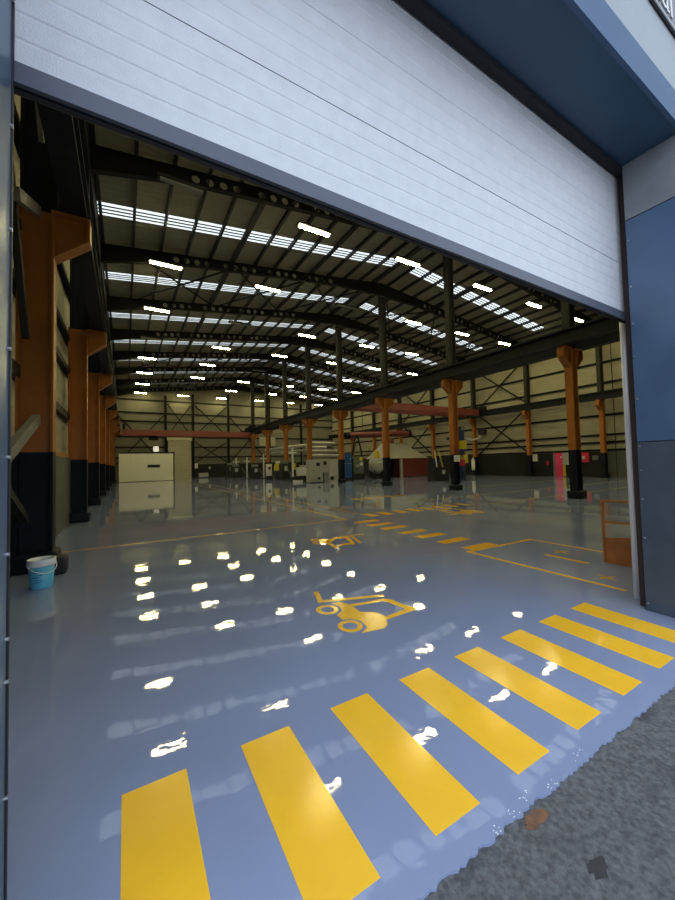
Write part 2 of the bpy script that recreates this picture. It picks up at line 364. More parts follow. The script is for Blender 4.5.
struct('ceiling', mb, 'roof', 'olive grey profiled roof sheeting over the hall')
wn = 0
for i in range(1, len(ys)-1, 2):
    for xa, xb, xc, xd in XA:
        wn += 1
        w = bpy.data.objects.new('window_%d' % wn, None); COL.objects.link(w); w.location = (xb, ys[i], roofz(xb))
        w['kind'] = 'structure'; w['label'] = 'white rooflight strip across the %s roof slope, %s from the doorway' % ('left' if xb < XC else 'right', ORD[(i-1)//2])
        p = MB(); za, zb = roofz(xb), roofz(xc); ya, yb = ys[i], ys[i+1]
        def slab(p, y0, y1, d0, d1):
            p.add([(xb,y0,za+d0),(xc,y0,zb+d0),(xc,y1,zb+d0),(xb,y1,za+d0),(xb,y0,za+d1),(xc,y0,zb+d1),(xc,y1,zb+d1),(xb,y1,za+d1)],
                  [(3,2,1,0),(4,5,6,7),(0,1,5,4),(1,2,6,5),(2,3,7,6),(3,0,4,7)])
        slab(p, ya, yb, .02, .05); p.build('pane', 'sky_pane', w, w.location)
        g = MB()
        for q in (.25, .5, .75):
            yy = ya + (yb-ya)*q; slab(g, yy-.02, yy+.02, -.02, .02)
        g.build('glazing_bar', 'purlin', w, w.location)

# purlins run the length of the hall
for side, base in ((0, XL), (1, XR)):
    for i in range(14):
        off = .75 + i*1.2
        if off > 16.6: continue
        x = base+off if side == 0 else base-off
        z = ztop(x)
        single('roof_purlin', MB().box(x-.055, x+.055, 2.05, YB, z, z+.18), 'purlin', (x,2.05,z),
               'black roof purlin running the length of the hall, %s from the %s wall' % (ORD[i], 'left' if side == 0 else 'right'), 'purlin', 'roof purlins')
for i, x in enumerate((5.05, 9.9, 14.6, 20.4, 25.2)):
    z = ztop(x)
    single('cable_tray', MB().box(x-.09, x+.09, 2.05, YB, z+.02, z+.12), 'purlin', (x,2.05,z), 'dark cable tray running beside a roof purlin, %s from the left wall' % ORD[i], 'cable tray', 'roof cable trays')
# rafters: cellular beams with round openings
def zbot(x):
    t = ztop(x); d = min(x-XL, XR-x); c = abs(x-XC)
    b = t-.50
    if d < 3.6: b = t-.50-.42*(1-d/3.6)
    if c < 3.6: b = t-.50-.36*(1-c/3.6)
    return b
web = MB(); t = .012
def plate(xa, xb):
    web.add([(x, s*t, z) for s in (-1,1) for x, z in ((xa,zbot(xa)),(xb,zbot(xb)),(xb,ztop(xb)),(xa,ztop(xa)))], [(0,1,2,3),(7,6,5,4),(0,4,5,1),(1,5,6,2),(2,6,7,3),(3,7,4,0)])
def cell(xa, xb, hole=True):
    if not hole: return plate(xa, xb)
    xm = (xa+xb)/2; zm = (zbot(xm)+ztop(xm))/2; r = .15
    out = []; inn = []
    for a in range(8):
        an = a*PI/4
        ux, uz = math.cos(an), math.sin(an)
        sx = 0 if abs(ux) < .1 else (1 if ux > 0 else -1); sz = 0 if abs(uz) < .1 else (1 if uz > 0 else -1)
        x = xm if sx == 0 else (xb if sx > 0 else xa)
        z = (zbot(x)+ztop(x))/2 if sz == 0 else (ztop(x) if sz > 0 else zbot(x))
        out.append((x,z)); inn.append((xm+r*ux, zm+r*uz))
    vs = [(x,s*t,z) for s in (-1,1) for L in (out,inn) for x,z in L]
    fs = []
    for i in range(8):
        j = (i+1) % 8
        fs += [(i,j,8+j,8+i), (16+j,16+i,24+i,24+j), (8+i,8+j,24+j,24+i)]
    web.add(vs, fs)
x = XL+.35
plate(x, 2.0)
def holes(xa, n, pat):
    x = xa
    for i in range(n): cell(x, x+.5, (i % pat) != pat-1); x += .5
    return x
xe = holes(2.0, 20, 5); plate(xe, XC); plate(XC, 2*XC-xe)
x = 2*XC-xe
for i in range(20): cell(x, x+.5, ((19-i) % 5) != 4); x += .5
plate(x, XR-.35)
def flange(top):
    mb = MB()
    xs = [XL+.35, 2.0, 7, xe, XC-1.8, XC, XC+1.8, 2*XC-xe, 23.6, 2*XC-2.0, XR-.35]
    for a, b in zip(xs, xs[1:]):
        f = ztop if top else zbot; o = -.03 if top else 0
        mb.add([(x,y,f(x)+o+d) for d in (0,.03) for x,y in ((a,-.11),(b,-.11),(b,.11),(a,.11))], [(3,2,1,0),(4,5,6,7),(0,1,5,4),(1,2,6,5),(2,3,7,6),(3,0,4,7)])
    return mb
r0 = thing('roof_rafter', (0,YK[0],0), 'x', 'roof beam', 'roof rafters')
zr = (0,0,12.0)
r0.location = (0,YK[0],12.0)
web.build('web', 'dark_steel', r0, zr); flange(True).build('flange', 'dark_steel', r0, zr); flange(False).build('flange', 'dark_steel', r0, zr)
for k in range(9):
    lab = 'dark perforated steel rafter spanning the roof, %s from the doorway' % ORD[k]
    if k == 0: r0['label'] = lab
    else: dup(r0, (0,YK[k],12.0), lab)
# roof bracing
n = 0
for a in (2, 5):
    for j, (x0, x1) in enumerate(((.4,5.2),(5.2,10.0),(10.0,14.8),(15.8,20.6),(20.6,25.4),(25.4,30.2))):
        mb = MB(); e = -.12
        mb.bar((x0,YK[a]+.15,ztop(x0)+e),(x1,YK[a+1]-.15,ztop(x1)+e),.07); mb.bar((x0,YK[a+1]-.15,ztop(x0)+e-.08),(x1,YK[a]+.15,ztop(x1)+e-.08),.07)
        single('roof_brace', mb, 'dark_steel', ((x0+x1)/2,YK[a]+3,ztop(x0)), 'thin dark cross brace under the roof, %s from the left in the %s braced bay' % (ORD[j], 'nearer' if a == 2 else 'farther'), 'brace', 'roof cross braces')
# eaves beams
single('eaves_beam', MB().box(-1.30, -.95, 2.05, YB, 11.05, 11.95), 'beam_dark', (-1.1,2.05,11.05), 'dark beam along the left eaves', 'beam')
single('eaves_beam', MB().box(31.55, 31.9, 2.05, YB, 11.05, 11.95), 'beam_dark', (31.7,2.05,11.05), 'dark beam along the right eaves', 'beam')

# ------------------------------------------------------------------ ceiling lights
LX = [1.78, 7.1, 12.4, 18.15, 23.3, 28.7]
OFF = ((1,0),(2,2),(3,1),(3,5),(4,0),(5,2),(5,3),(5,5),(7,1))
l0 = None
for k in range(0, 9):
    for j, x in enumerate(LX):
        if k == 0 and j > 5: continue
        lab = 'long ceiling light under the %s rafter from the doorway, %s from the left' % (ORD[k], ORD[j])
        y = YK[k] - .25; q = y/YK[k]
        x = x*q; z = 1.6 + 10.1*q
        off = (k, j) in OFF
        if l0 is None or off:
            L = thing('ceiling_light', (x,y,z), ('unlit grey ' if off else 'lit ') + lab, 'ceiling light', 'long ceiling lights')
            MB().box(-.78, .78, -.15, .15, .03, .12).build('housing', 'grey_steel', L)
            MB().prism([(-.09,.03),(-.07,-.03),(.07,-.03),(.09,.03)], -.70, .70, 0).build('diffuser', 'lamp_off' if off else 'lamp', L)
            for hx in (-.5, .5): MB().tube((hx,0,.12),(hx,.2,.30),.012,6).build('hanger', 'dark_steel', L)
            if l0 is None: l0 = L
        else:
            dup(l0, (x,y,z), 'lit ' + lab)

# ------------------------------------------------------------------ columns
def hshaft(mb, x0, x1, w, z0, z1, fl=.035):
    mb.box(x0, x0+fl, -w/2, w/2, z0, z1); mb.box(x1-fl, x1, -w/2, w/2, z0, z1); mb.box(x0+fl, x1-fl, -.015, .015, z0, z1)
    return mb
def corbel(mb, xf, s, w=.28):
    # xf: flange plane, s: direction of the overhang
    pl = [(xf,5.15),(xf+s*.50,5.55),(xf+s*.50,5.95),(xf,5.95)]
    mb.prism(pl, -.015, .015, 1)
    mb.prism([(xf,5.15),(xf+s*.50,5.55),(xf+s*.50,5.585),(xf,5.185)], -w/2, w/2, 1)
    mb.box(min(xf+s*.46,xf+s*.50), max(xf+s*.46,xf+s*.50), -w/2, w/2, 5.55, 5.95)
    mb.box(min(xf,xf+s*.50), max(xf,xf+s*.50), -w/2, w/2, 5.92, 5.95)
    return mb
def column(name, x0, x1, k, label, group, sides, upx, upm, zp, base=1.9, proto=None):
    T = thing(name, ((x0+x1)/2, YK[k], 0), label, 'column', group)
    xm = (x0+x1)/2; a, b = x0-xm, x1-xm; W_ = .28
    hshaft(MB(), a, b, W_, .2, base).build('painted_base', 'navy_base', T)
    hshaft(MB(), a, b, W_, base, 5.95).build('shaft', 'orange', T)
    for s in sides: corbel(MB(), b if s > 0 else a, s).build('corbel', 'orange', T)
    MB().prism([(a-.07,-.26),(b+.07,-.26),(b+.07,.26),(a-.07,.26)], 0, .30, 2).build('plinth', 'navy_base', T, None, .05)
    hshaft(MB(), upx[0]-xm, upx[1]-xm, .28, 5.95, zp).build('upper_post', upm, T)
    return T
C0 = column('steel_column', 15.10, 15.50, 0, 'orange and black steel column of the centre row, nearest the doorway', 'centre row steel columns', (-1,1), (15.07,15.53), 'grey_steel', 13.0)
for k in range(1, 8): dup(C0, (15.3,YK[k],0), 'orange and black steel column of the centre row, %s from the doorway' % ORD[k])
L0 = column('steel_column', -1.50, -1.02, 0, 'orange and navy steel column of the left wall, nearest the doorway and the blue bucket', 'left row steel columns', (1,), (-1.46,-.98), 'navy_base', 11.05)
for k in range(1, 8): dup(L0, (-1.26,YK[k],0), 'orange and navy steel column of the left wall, %s from the doorway' % ORD[k])
R0 = column('steel_column', 31.50, 31.90, 1, 'orange and black steel column against the right wall, nearest the doorway', 'right row steel columns', (-1,), (31.47,31.93), 'grey_steel', 11.05)
for k in range(2, 8): dup(R0, (31.70,YK[k],0), 'orange and black steel column against the right wall, %s from the doorway' % ORD[k-1])

# crane runway beams
def runway(x, label):
    T = thing('crane_runway_beam', (x,2.05,5.95), label, 'beam', 'crane runway beams')
    y1 = YB-.5-2.05
    MB().box(-.17, .17, 0, y1, 0, .04).build('flange', 'beam_dark', T)
    MB().box(-.012, .012, 0, y1, .04, .51).build('web', 'beam_dark', T)
    MB().box(-.17, .17, 0, y1, .51, .55).build('flange', 'beam_dark', T)
    MB().box(-.04, .04, 0, y1, .55, .62).build('rail', 'dark_steel', T)
    return T
runway(-.73, 'dark crane runway beam on the left wall columns')
runway(14.62, 'dark crane runway beam on the left side of the centre columns')
runway(15.98, 'dark crane runway beam on the right side of the centre columns')
runway(31.15, 'dark crane runway beam on the right wall columns')
# bridge cranes
def crane(x0, x1, y, gap, label, h, dz):
    T = thing('bridge_crane', ((x0+x1)/2,y,6.57), label, 'crane', 'overhead bridge cranes')
    L = (x1-x0)/2
    for s in (-1, 1):
        MB().box(-L+.35, L-.35, s*gap-.18, s*gap+.18, dz, dz+h).build('girder', 'red_crane', T)
    for s in (-1, 1):
        MB().box(s*L-.14, s*L+.14, -gap-.7, gap+.7, 0, .38).build('end_carriage', 'dark_steel', T)
    return T
c1 = crane(-.73, 14.62, 47.5, .55, 'red brown overhead crane spanning the left bay near the far wall', .66, -1.27)
for s_ in (-1, 1): MB().box(s_*7.1-.12, s_*7.1+.12, -.7, .7, -.7, .05).build('hanger_plate', 'dark_steel', c1)
MB().box(-4.6,-3.6,-.3,.3,-1.75,-1.27).build('hoist', 'dark_steel', c1)
crane(15.98, 31.15, 25.0, .75, 'red brown overhead crane spanning the right bay above the furnace', .62, -.52)

# ------------------------------------------------------------------ doorway: sectional door, portal, cheeks
D = bpy.data.objects.new('door_1', None); COL.objects.link(D); D.location = (2.25,DY,0); D['kind'] = 'structure'
D['label'] = 'white sectional door raised partway over the entrance'
def section(z0, z1, g):
    prof = [(0,z0+g)]
    n = 5; s = (z1-z0)/n
    for i in range(n):
        zz = z0+i*s
        if i: prof += [(0,zz-.009),(.0025,zz-.003),(.0025,zz+.003),(0,zz+.009)]
    prof += [(0,z1-.001),(.045,z1-.001),(.045,z0+g)]
    return MB().prism([(y,z) for y,z in prof], DX0-2.25+.02, DX1-2.25-.02, 0)
for z0, z1, g in ((3.18,3.73,.002),(3.73,4.26,.006),(4.26,4.79,.002)):
    section(z0, z1, g).build('door_panel', 'white_panel', D)
MB().box(DX0-2.23, DX1-2.27, .008, .040, 3.19, 4.79).build('panel_joint', 'seam', D)
MB().box(DX0-2.23, DX1-2.27, -.012, .05, 3.105, 3.185).build('bottom_rail', 'slate', D)
MB().box(DX0-2.23, DX1-2.27, -.020, .0, 3.095, 3.108).build('rail_lip', 'slate', D)
MB().tube((DX0-2.23,.028,3.10),(DX1-2.27,.028,3.10),.014,8).build('bottom_seal', 'rubber', D)
MB().tube((2.71,.09,0),(2.71,.09,4.7),.036,16).build('guide_pole', 'polished', D, smooth=True)
tr = MB(); tr.prism([(-2.82,.085),(-2.73,.085),(-2.73,.11),(-2.79,.11),(-2.79,.16),(-2.82,.16)], 0, 4.8, 2); tr.build('track', 'galv', D)

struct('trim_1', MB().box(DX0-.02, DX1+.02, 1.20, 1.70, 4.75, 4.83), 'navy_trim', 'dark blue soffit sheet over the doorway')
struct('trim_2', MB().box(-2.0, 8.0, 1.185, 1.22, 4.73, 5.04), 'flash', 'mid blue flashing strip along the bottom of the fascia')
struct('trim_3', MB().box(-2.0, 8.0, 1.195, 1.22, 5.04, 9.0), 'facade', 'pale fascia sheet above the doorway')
struct('trim_4', MB().box(DX0-.02, DX1+.02, 1.70, 1.765, 4.70, 4.90), 'seam', 'black gap strip between door and soffit')
ck = struct('trim_5', MB().box(4.67, 4.92, 1.22, 1.70, 0, 4.75), 'seam', 'right doorway cheek clad in steel plates')
pl = MB().box(4.652, 4.67, 1.20, 1.69, .005, 1.74).build('cheek_plate', 'cheek_slate', ck, None, .003); pl['label'] = 'slate lower steel plate'
pl = MB().box(4.658, 4.67, 1.20, 1.69, 1.75, 4.13).build('cheek_plate', 'cheek_blue', ck, None, .003); pl['label'] = 'blue middle steel plate'
pl = MB().box(4.658, 4.67, 1.20, 1.69, 4.14, 4.745).build('cheek_plate', 'cheek_grey', ck, None, .003); pl['label'] = 'grey upper steel plate'
for z in (.08, .75, 1.15, 1.45, 1.70, 2.2, 2.65, 3.0, 3.4, 3.9):
    MB().tube((4.642,1.665,z),(4.66,1.665,z),.008,8).build('screw', 'screw', ck)
struct('trim_6', MB().box(4.755, 4.785, 1.70, 1.775, 0, 4.74), 'brown', 'brown jamb strip beside the right cheek')
struct('trim_8', MB().box(4.79, 4.87, 1.735, 1.776, 0, 4.74), 'slate', 'grey jamb angle beside the door track')
cl = struct('trim_7', MB().box(DX0-.02, -.372, 1.22, 1.76, 0, 4.75), 'left_plate', 'left doorway cheek of blue steel plate')
for z in (.45, .85, 1.0, 1.3, 1.65, 2.05, 2.5, 2.9, 3.4):
    MB().tube((-.374,1.742,z),(-.362,1.742,z),.007,8).build('screw', 'screw', cl)
MB().box(-.376, -.366, 1.752, 1.768, 0, 4.7).build('gasket', 'rubber', cl)

# sign on the fascia
sg = thing('fascia_sign', (5.42,1.175,5.62), 'charcoal sign with white border and lettering on the fascia', 'sign')
def rrect(x0, x1, z0, z1, r, n=6):
    P = []
    for cx, cz, a0 in ((x1-r,z0+r,-PI/2),(x1-r,z1-r,0),(x0+r,z1-r,PI/2),(x0+r,z0+r,PI)):
        for i in range(n+1): P.append((cx+r*math.cos(a0+i*PI/2/n), cz+r*math.sin(a0+i*PI/2/n)))
    return P
MB().prism(rrect(-1.5,1.5,0,.75,.1), -.008, .01, 1).build('sign_board', 'sign_dark', sg)
o_, i_ = rrect(-1.48,1.48,.02,.73,.09), rrect(-1.47,1.47,.030,.72,.085)
rg = MB(); n = len(o_)
rg.add([(x,y,z) for y in (-.010,-.008) for L in (o_,i_) for x,z in L], [f for i in range(n) for j in [(i+1) % n] for f in ((i,j,n+j,n+i),(2*n+i,2*n+j,3*n+j,3*n+i),(i,j,2*n+j,2*n+i))])
rg.build('border', 'white', sg)
cu = bpy.data.curves.new('t', 'FONT'); cu.body = 'lai'; cu.size = .42; cu.extrude = .004
to = bpy.data.objects.new('t', cu); me = bpy.data.meshes.new_from_object(to); bpy.data.objects.remove(to)
me.materials.append(M['white']); tx = bpy.data.objects.new('lettering', me); COL.objects.link(tx); tx.parent = sg
tx.rotation_euler = (PI/2,0,0); tx.location = (-1.31,-.012,.075)

# ------------------------------------------------------------------ orange guard by the door
G = thing('guard_barrier', (6.3,2.5,0), 'rusty orange steel guard with rails and kick plate inside the right of the doorway', 'barrier')
for y in (2.765, 2.06): MB().box(-.02, .02, y-2.5-.014, y-2.5+.014, 0, .95).build('post', 'rust_orange', G)
MB().box(-.018, .018, -.42, .25, .915, .95).build('top_rail', 'rust_orange', G)
MB().box(-.015, .015, -.42, .25, .60, .63).build('middle_rail', 'rust_orange', G)
MB().prism([(-.415,.0),(.24,.0),(.24,.37),(-.23,.44),(-.23,.56),(-.415,.56)], -.012, .012, 0).build('kick_plate', 'rust_orange', G)

# ------------------------------------------------------------------ bucket
K = thing('paint_bucket', (-1.0,6.42,0), 'light blue plastic bucket with white rim on the floor by the nearest left column', 'bucket')
MB().lathe([(0,.0),(.122,.0),(.128,.012),(.15,.33),(.146,.33),(.124,.02),(0,.02)], 28).build('body', 'bucket', K, smooth=True)
MB().lathe([(.148,.30),(.164,.30),(.166,.325),(.158,.36),(.162,.385),(.15,.39),(.144,.33)], 28).build('rim', 'bucket_white', K, smooth=True)
MB().path([(.165*math.cos(-PI/2+.55+a), -.0+.165*math.sin(-PI/2+.55+a), .31-.10*math.sin((a+1.5)/3.0*PI)) for a in [i*.25-1.5 for i in range(13)]], .006, 6).build('handle', 'bucket_white', K)
MB().box(-.06, -.02, -.13, -.08, .33, .375).build('red_rag', 'red', K)
mk = MB()
for r, z in enumerate((.255, .225, .19, .16, .125, .095)):
    for a in range(5 - r % 2):
        an = -PI/2 - .50 + a*.16 + .05*(r % 3); rr = .1245+.066*z
        u = Vector((math.cos(an), math.sin(an), 0)); t_ = Vector((-u.y, u.x, 0))
        p = u*(rr+.002) + Vector((0,0,z)); mk.bar(p-t_*.009, p+t_*.009, .002, .008+.004*((a+r) % 2))
mk.build('printed_marks', 'ink', K)
single('rubber_block', MB().box(-1.02,-.79,6.98,7.28,0,.26), 'rubber', (-.9,7.1,0), 'black rubber block on the floor just behind the blue bucket', 'block', bevel=.04)

# ------------------------------------------------------------------ cabin near the far wall
Cb = thing('site_cabin', (2.2,49.5,0), 'cream box cabin with a dark flat roof standing against the left columns', 'cabin')
MB().box(-2.85,2.8,-1.5,3.5,.05,3.28).build('wall_shell', 'cabin', Cb)
MB().box(-2.75,3.0,-1.4,3.6,3.28,3.45).build('roof_slab', 'black', Cb)
MB().box(2.8,2.95,-1.5,3.5,0,3.3).build('side_frame', 'black', Cb)
wi = MB().box(.05,1.35,-1.56,-1.5,1.62,1.95).build('window_slot', 'black', Cb)
MB().box(.0,1.4,-1.60,-1.50,1.50,1.62).build('sill', 'cabin', wi)
single('light_box_sign', MB().box(3.35,4.0,YB-.30,YB-.15,3.85,4.55), 'sign_lit', (3.7,YB-.2,3.85), 'small bright square sign on the far wall above the cabin', 'sign')

# ------------------------------------------------------------------ machines between the columns
E_ = thing('machine_cabinet', (13.9,27.0,0), 'pale grey machine cabinet with dark panel, left of the pair before the centre columns', 'cabinet', 'pale grey machine cabinets')
MB().box(-.72,.45,0,.8,.06,1.95).build('body', 'grey_mach', E_, None, .01)
MB().box(-.7,.43,.02,.78,0,.06).build('base', 'black', E_)
MB().box(-.15,.18,-.03,0,1.42,1.68).build('screen', 'black', E_); MB().box(-.03,.2,-.03,0,.28,.46).build('vent', 'dark_steel', E_)
MB().tube((-.42,-.02,1.02),(-.42,0,1.02),.05,10).build('gauge', 'dark_steel', E_)
E2 = thing('machine_cabinet', (15.0,27.0,0), 'pale grey machine cabinet with bridging top, right of the pair before the centre columns', 'cabinet', 'pale grey machine cabinets')
MB().box(-.02,.88,0,.8,.0,1.95).build('body', 'grey_mach', E2, None, .01)
MB().box(-.64,-.02,.05,.75,.85,1.98).build('bridge_housing', 'grey_mach', E2)
MB().box(-.52,-.25,.02,.05,1.5,1.8).build('screen', 'black', E2)
MB().box(.08,.4,-.02,0,.2,.5).build('vent', 'dark_steel', E2)
B_ = thing('tall_cabinet', (18.1,29.0,0), 'tall blue steel cabinet behind the third centre column', 'cabinet')
MB().box(-.44,.46,0,.8,.2,2.5).build('body', 'blue', B_, None, .01); MB().box(-.4,.42,.05,.75,0,.2).build('base', 'black', B_)
MB().box(-.42,.44,-.012,0,1.52,1.55).build('door_seam', 'grey_mach', B_); MB().box(.25,.33,-.05,0,1.95,2.05).build('handle', 'white', B_)
P_ = thing('press_machine', (19.45,29.0,0), 'dark green grey process machine with arching hoses between blue cabinet and tank', 'machine')
MB().box(-.7,.7,.2,1.4,.0,.55).build('bed', 'black', P_)
MB().box(-.62,.1,.15,1.2,.55,2.2).build('housing', 'green_grey', P_); MB().box(.12,.72,.35,1.2,.55,1.8).build('tower', 'mid_grey', P_)
MB().box(-.72,-.62,.1,.6,.4,2.0).build('side_rack', 'black', P_)
MB().box(.2,.5,.2,.35,1.3,1.65).build('control_box', 'white', P_); MB().box(-.3,0,.1,.15,1.2,1.45).build('nameplate', 'grey_mach', P_)
MB().box(.25,.6,.4,.8,1.8,2.15).build('motor', 'machine_yellow', P_)
def arc(p, q, h, n=10): return [(p[0]+(q[0]-p[0])*i/n, p[1]+(q[1]-p[1])*i/n, p[2]+(q[2]-p[2])*i/n+h*math.sin(i/n*PI)) for i in range(n+1)]
MB().path(arc((-.5,.6,2.2),(.75,.6,1.9),2.2), .07).build('hose', 'black', P_); MB().path(arc((-.2,.9,2.2),(.9,.9,2.6),1.3), .05).build('hose', 'black', P_)
T_ = thing('storage_tank', (21.45,29.0,0), 'pale grey round tank with a conical bottom on legs left of the furnace', 'tank')
MB().lathe([(0,2.0),(.45,2.0),(.75,1.75),(.78,.95),(.25,.45),(.0,.45)], 20).build('vessel', 'grey_mach', T_, smooth=True)
for a in range(4):
    c_, s_ = math.cos(a*PI/2+.6)*.62, math.sin(a*PI/2+.6)*.62
    MB().box(c_-.05,c_+.05,s_-.05,s_+.05,0,1.0).build('leg', 'black', T_)
MB().box(-.5,.5,-.6,.6,.0,.12).build('skid', 'black', T_)
MB().prism([(-.15,2.0),(.3,2.0),(.2,2.6),(-.02,2.75)], -.2, .2, 1).build('feed_funnel', 'machine_yellow', T_); MB().box(-.4,.3,-.82,-.74,1.52,1.7).build('nameplate', 'white', T_)
# furnace with hood and duct
F_ = thing('furnace', (25.6,29.2,0), 'dark red furnace housing with a black opening under the grey hood', 'furnace')
MB().box(-.6,3.0,0,3.0,.05,1.9).build('red_housing', 'furnace', F_)
MB().box(-.85,-.6,0,.25,0,1.9).build('corner_post', 'grey_mach', F_); MB().box(-.85,-.6,2.6,3.0,0,1.9).build('corner_post', 'grey_mach', F_)
MB().box(-3.2,-.6,1.6,3.0,.05,1.85).build('dark_chamber', 'black', F_)
MB().box(-1.35,-1.1,1.45,1.6,1.2,1.6).build('control_box', 'white', F_)
MB().box(1.3,1.5,-.02,0,1.4,1.5).build('handle', 'black', F_)
Hd = thing('extraction_hood', (25.6,30.6,1.95), 'sloped grey sheet metal extraction hood above the furnace', 'hood')
b = [(-3.2,-1.4,0),(3.1,-1.4,0),(3.1,1.5,0),(-3.2,1.5,0),(-1.7,-.5,1.6),(.3,-.5,1.6),(.3,.8,1.6),(-1.7,.8,1.6)]
MB().add(b, [(3,2,1,0),(4,5,6,7),(0,1,5,4),(1,2,6,5),(2,3,7,6),(3,0,4,7)]).build('canopy', 'hood', Hd)
MB().tube((-.9,0,1.6),(-.9,0,2.2),.28,12).build('flue', 'red_crane', Hd)
Du = thing('exhaust_duct', (23.5,30.6,4.45), 'long red brown exhaust duct running above the hood', 'duct')
MB().tube((-4.2,0,-.1),(3.6,0,.25),.30,12).build('pipe', 'red_crane', Du); MB().tube((-4.7,0,-.15),(-4.2,0,-.1),.36,12).build('end_flange', 'dark_steel', Du); MB().tube((3.55,0,.24),(3.8,0,.26),.36,12).build('end_flange', 'dark_steel', Du)
for xx in (-2.5, 2.2): MB().tube((xx,0,.3),(xx,0,8.2),.02,6).build('hanger', 'dark_steel', Du)
# ducts and pipework behind the cabinets
for k, (z, x0, x1, r, y) in enumerate(((3.85,17.0,19.9,.13,34.6),(3.35,16.2,18.6,.16,34.1),(2.95,16.4,19.6,.12,33.6),(2.45,16.2,19.6,.15,33.1))):
    T = thing('air_duct', ((x0+x1)/2,y,z), 'silver horizontal duct above the pale cabinets, %s from the top' % ORD[k], 'duct', 'silver ducts in the right bay')
    l = (x1-x0)/2
    MB().tube((-l,0,0),(l,0,0),r,10).build('pipe', 'silver', T)
    for xx in (-l*.8, l*.8): MB().box(xx-.04,xx+.04,-.04,.04,-z,-r*.8).build('support_leg', 'mid_grey', T)
T = thing('air_duct', (15.8,40.0,3.3), 'long silver duct stretching back along the right of the centre columns', 'duct', 'silver ducts in the right bay')
MB().tube((.9,-5,.3),(.9,8,.3),.20,10).build('pipe', 'silver', T); MB().tube((.9,-5,-.2),(.9,8,-.2),.12,10).build('pipe', 'silver', T)
for yy in (-4, 1.2, 7): MB().box(.85,.95,yy-.05,yy+.05,-3.3,-.3).build('support_leg', 'mid_grey', T)
# small machines in the distance
W = thing('conveyor_machine', (14.0,30.0,0), 'low white machine on a dark trolley left of the pale cabinets', 'machine')
MB().box(-.55,.6,-.3,.5,.55,1.3).build('body', 'white', W, None, .03); MB().box(-.3,.35,-.2,.3,1.3,1.5).build('cover', 'grey_mach', W)
MB().box(-1.1,.7,-.5,.6,.0,.5).build('trolley', 'black', W); MB().box(-1.3,-.4,-.6,-.5,.0,.2).build('skid', 'white', W)
W = thing('control_cabinet', (13.45,37.6,0), 'small white control cabinet with a dark window between distant columns', 'cabinet')
MB().box(-.28,.28,0,.4,.4,1.7).build('body', 'white', W); MB().box(-.12,.14,-.02,0,1.1,1.4).build('screen', 'black', W); MB().box(-.3,.3,0,.42,0,.4).build('base', 'black', W)
W = thing('process_unit', (14.2,37.2,0), 'small yellow machine on a dark purple pedestal beside the white control cabinet', 'machine')
MB().box(-.3,.3,-.2,.3,0,.95).build('pedestal', 'purple_dark', W); MB().prism([(-.28,.95),(.28,.95),(.30,1.35),(.12,1.75),(-.15,1.75),(-.28,1.4)], -.2, .25, 1).build('head', 'machine_yellow', W); MB().box(-.12,.3,-.1,.2,1.75,1.98).build('cap', 'white', W)
W = thing('process_unit', (14.3,33.0,0), 'narrow yellow and black machine left of the low white machine', 'machine')
MB().box(-.25,.3,-.2,.3,0,1.05).build('pedestal', 'black', W); MB().box(-.12,.16,-.15,.2,1.05,1.7).build('head', 'machine_yellow', W)
for k, (x, y, h, d) in enumerate(((13.95,32.4,3.2,'nearest, beside the narrow yellow machine'),(14.45,42.4,2.9,'behind the small yellow machine'),(12.75,43.6,2.6,'between the fifth and sixth centre columns'),(12.6,48.0,2.6,'farthest, before the dark wall base'))):
    W = thing('pipe_stand', (x,y,0), 'white upright pipe stand, ' + d, 'stand', 'white pipe stands')
    MB().tube((0,0,0.03),(0,0,h),.09,8).build('upright', 'white', W); MB().box(-.4,.4,-.06,.06,h-.55,h-.45).build('cross_arm', 'white', W); MB().box(-.3,.3,-.25,.25,0,.06).build('foot', 'black', W)
    MB().bar((.05,0,.1),(-.6,0,1.3),.06).build('stay', 'mid_grey', W)
for k, (x, y, w, h, d) in enumerate(((13.2,41.5,.9,1.4,'beside the sixth centre column'),(12.2,46.4,1.0,1.5,'beside the seventh centre column'),(14.3,35.0,.8,1.7,'beside the fifth centre column'),(12.9,51.5,1.4,1.7,'last in the row near the far wall'))):
    W = thing('machine_unit', (x,y,0), 'dark machine housing with a pale panel, ' + d, 'machine', 'dark machine housings')
    MB().box(-w/2,w/2,0,.9,.0,h).build('body', 'black', W); MB().box(-w*.2,w*.2,-.03,0,h*.55,h*.85).build('panel', 'grey_mach', W); MB().box(-w*.35,w*.35,.1,.8,h,h+.3).build('cover', 'mid_grey', W)
single('wall_board', MB().box(18.5,21.2,YB-.30,YB-.15,4.7,6.1), 'clad', (19.8,YB-.2,4.7), 'large pale board high on the far wall between the centre columns', 'board')
W = thing('notice_board', (8.95,YB-.22,1.3), 'small framed white notice on the far wall right of the shutter', 'notice')
MB().box(-.28,.28,0,.08,0,.85).build('frame', 'dado', W); MB().box(-.22,.22,-.02,0,.06,.8).build('sheet', 'white', W)
single('wall_socket', MB().box(10.7,11.0,YB-.2,YB-.1,1.2,1.55), 'grey_mach', (10.85,YB-.15,1.2), 'small grey box on the dark base of the far wall', 'wall box')
W = thing('parts_crate', (9.5,53.8,0), 'pale grey mesh crate on the floor before the far wall', 'crate')
MB().box(-.6,.6,-.4,.4,.1,.7).build('bin', 'grey_mach', W); MB().box(-.6,.6,-.4,.4,0,.1).build('skid', 'black', W)

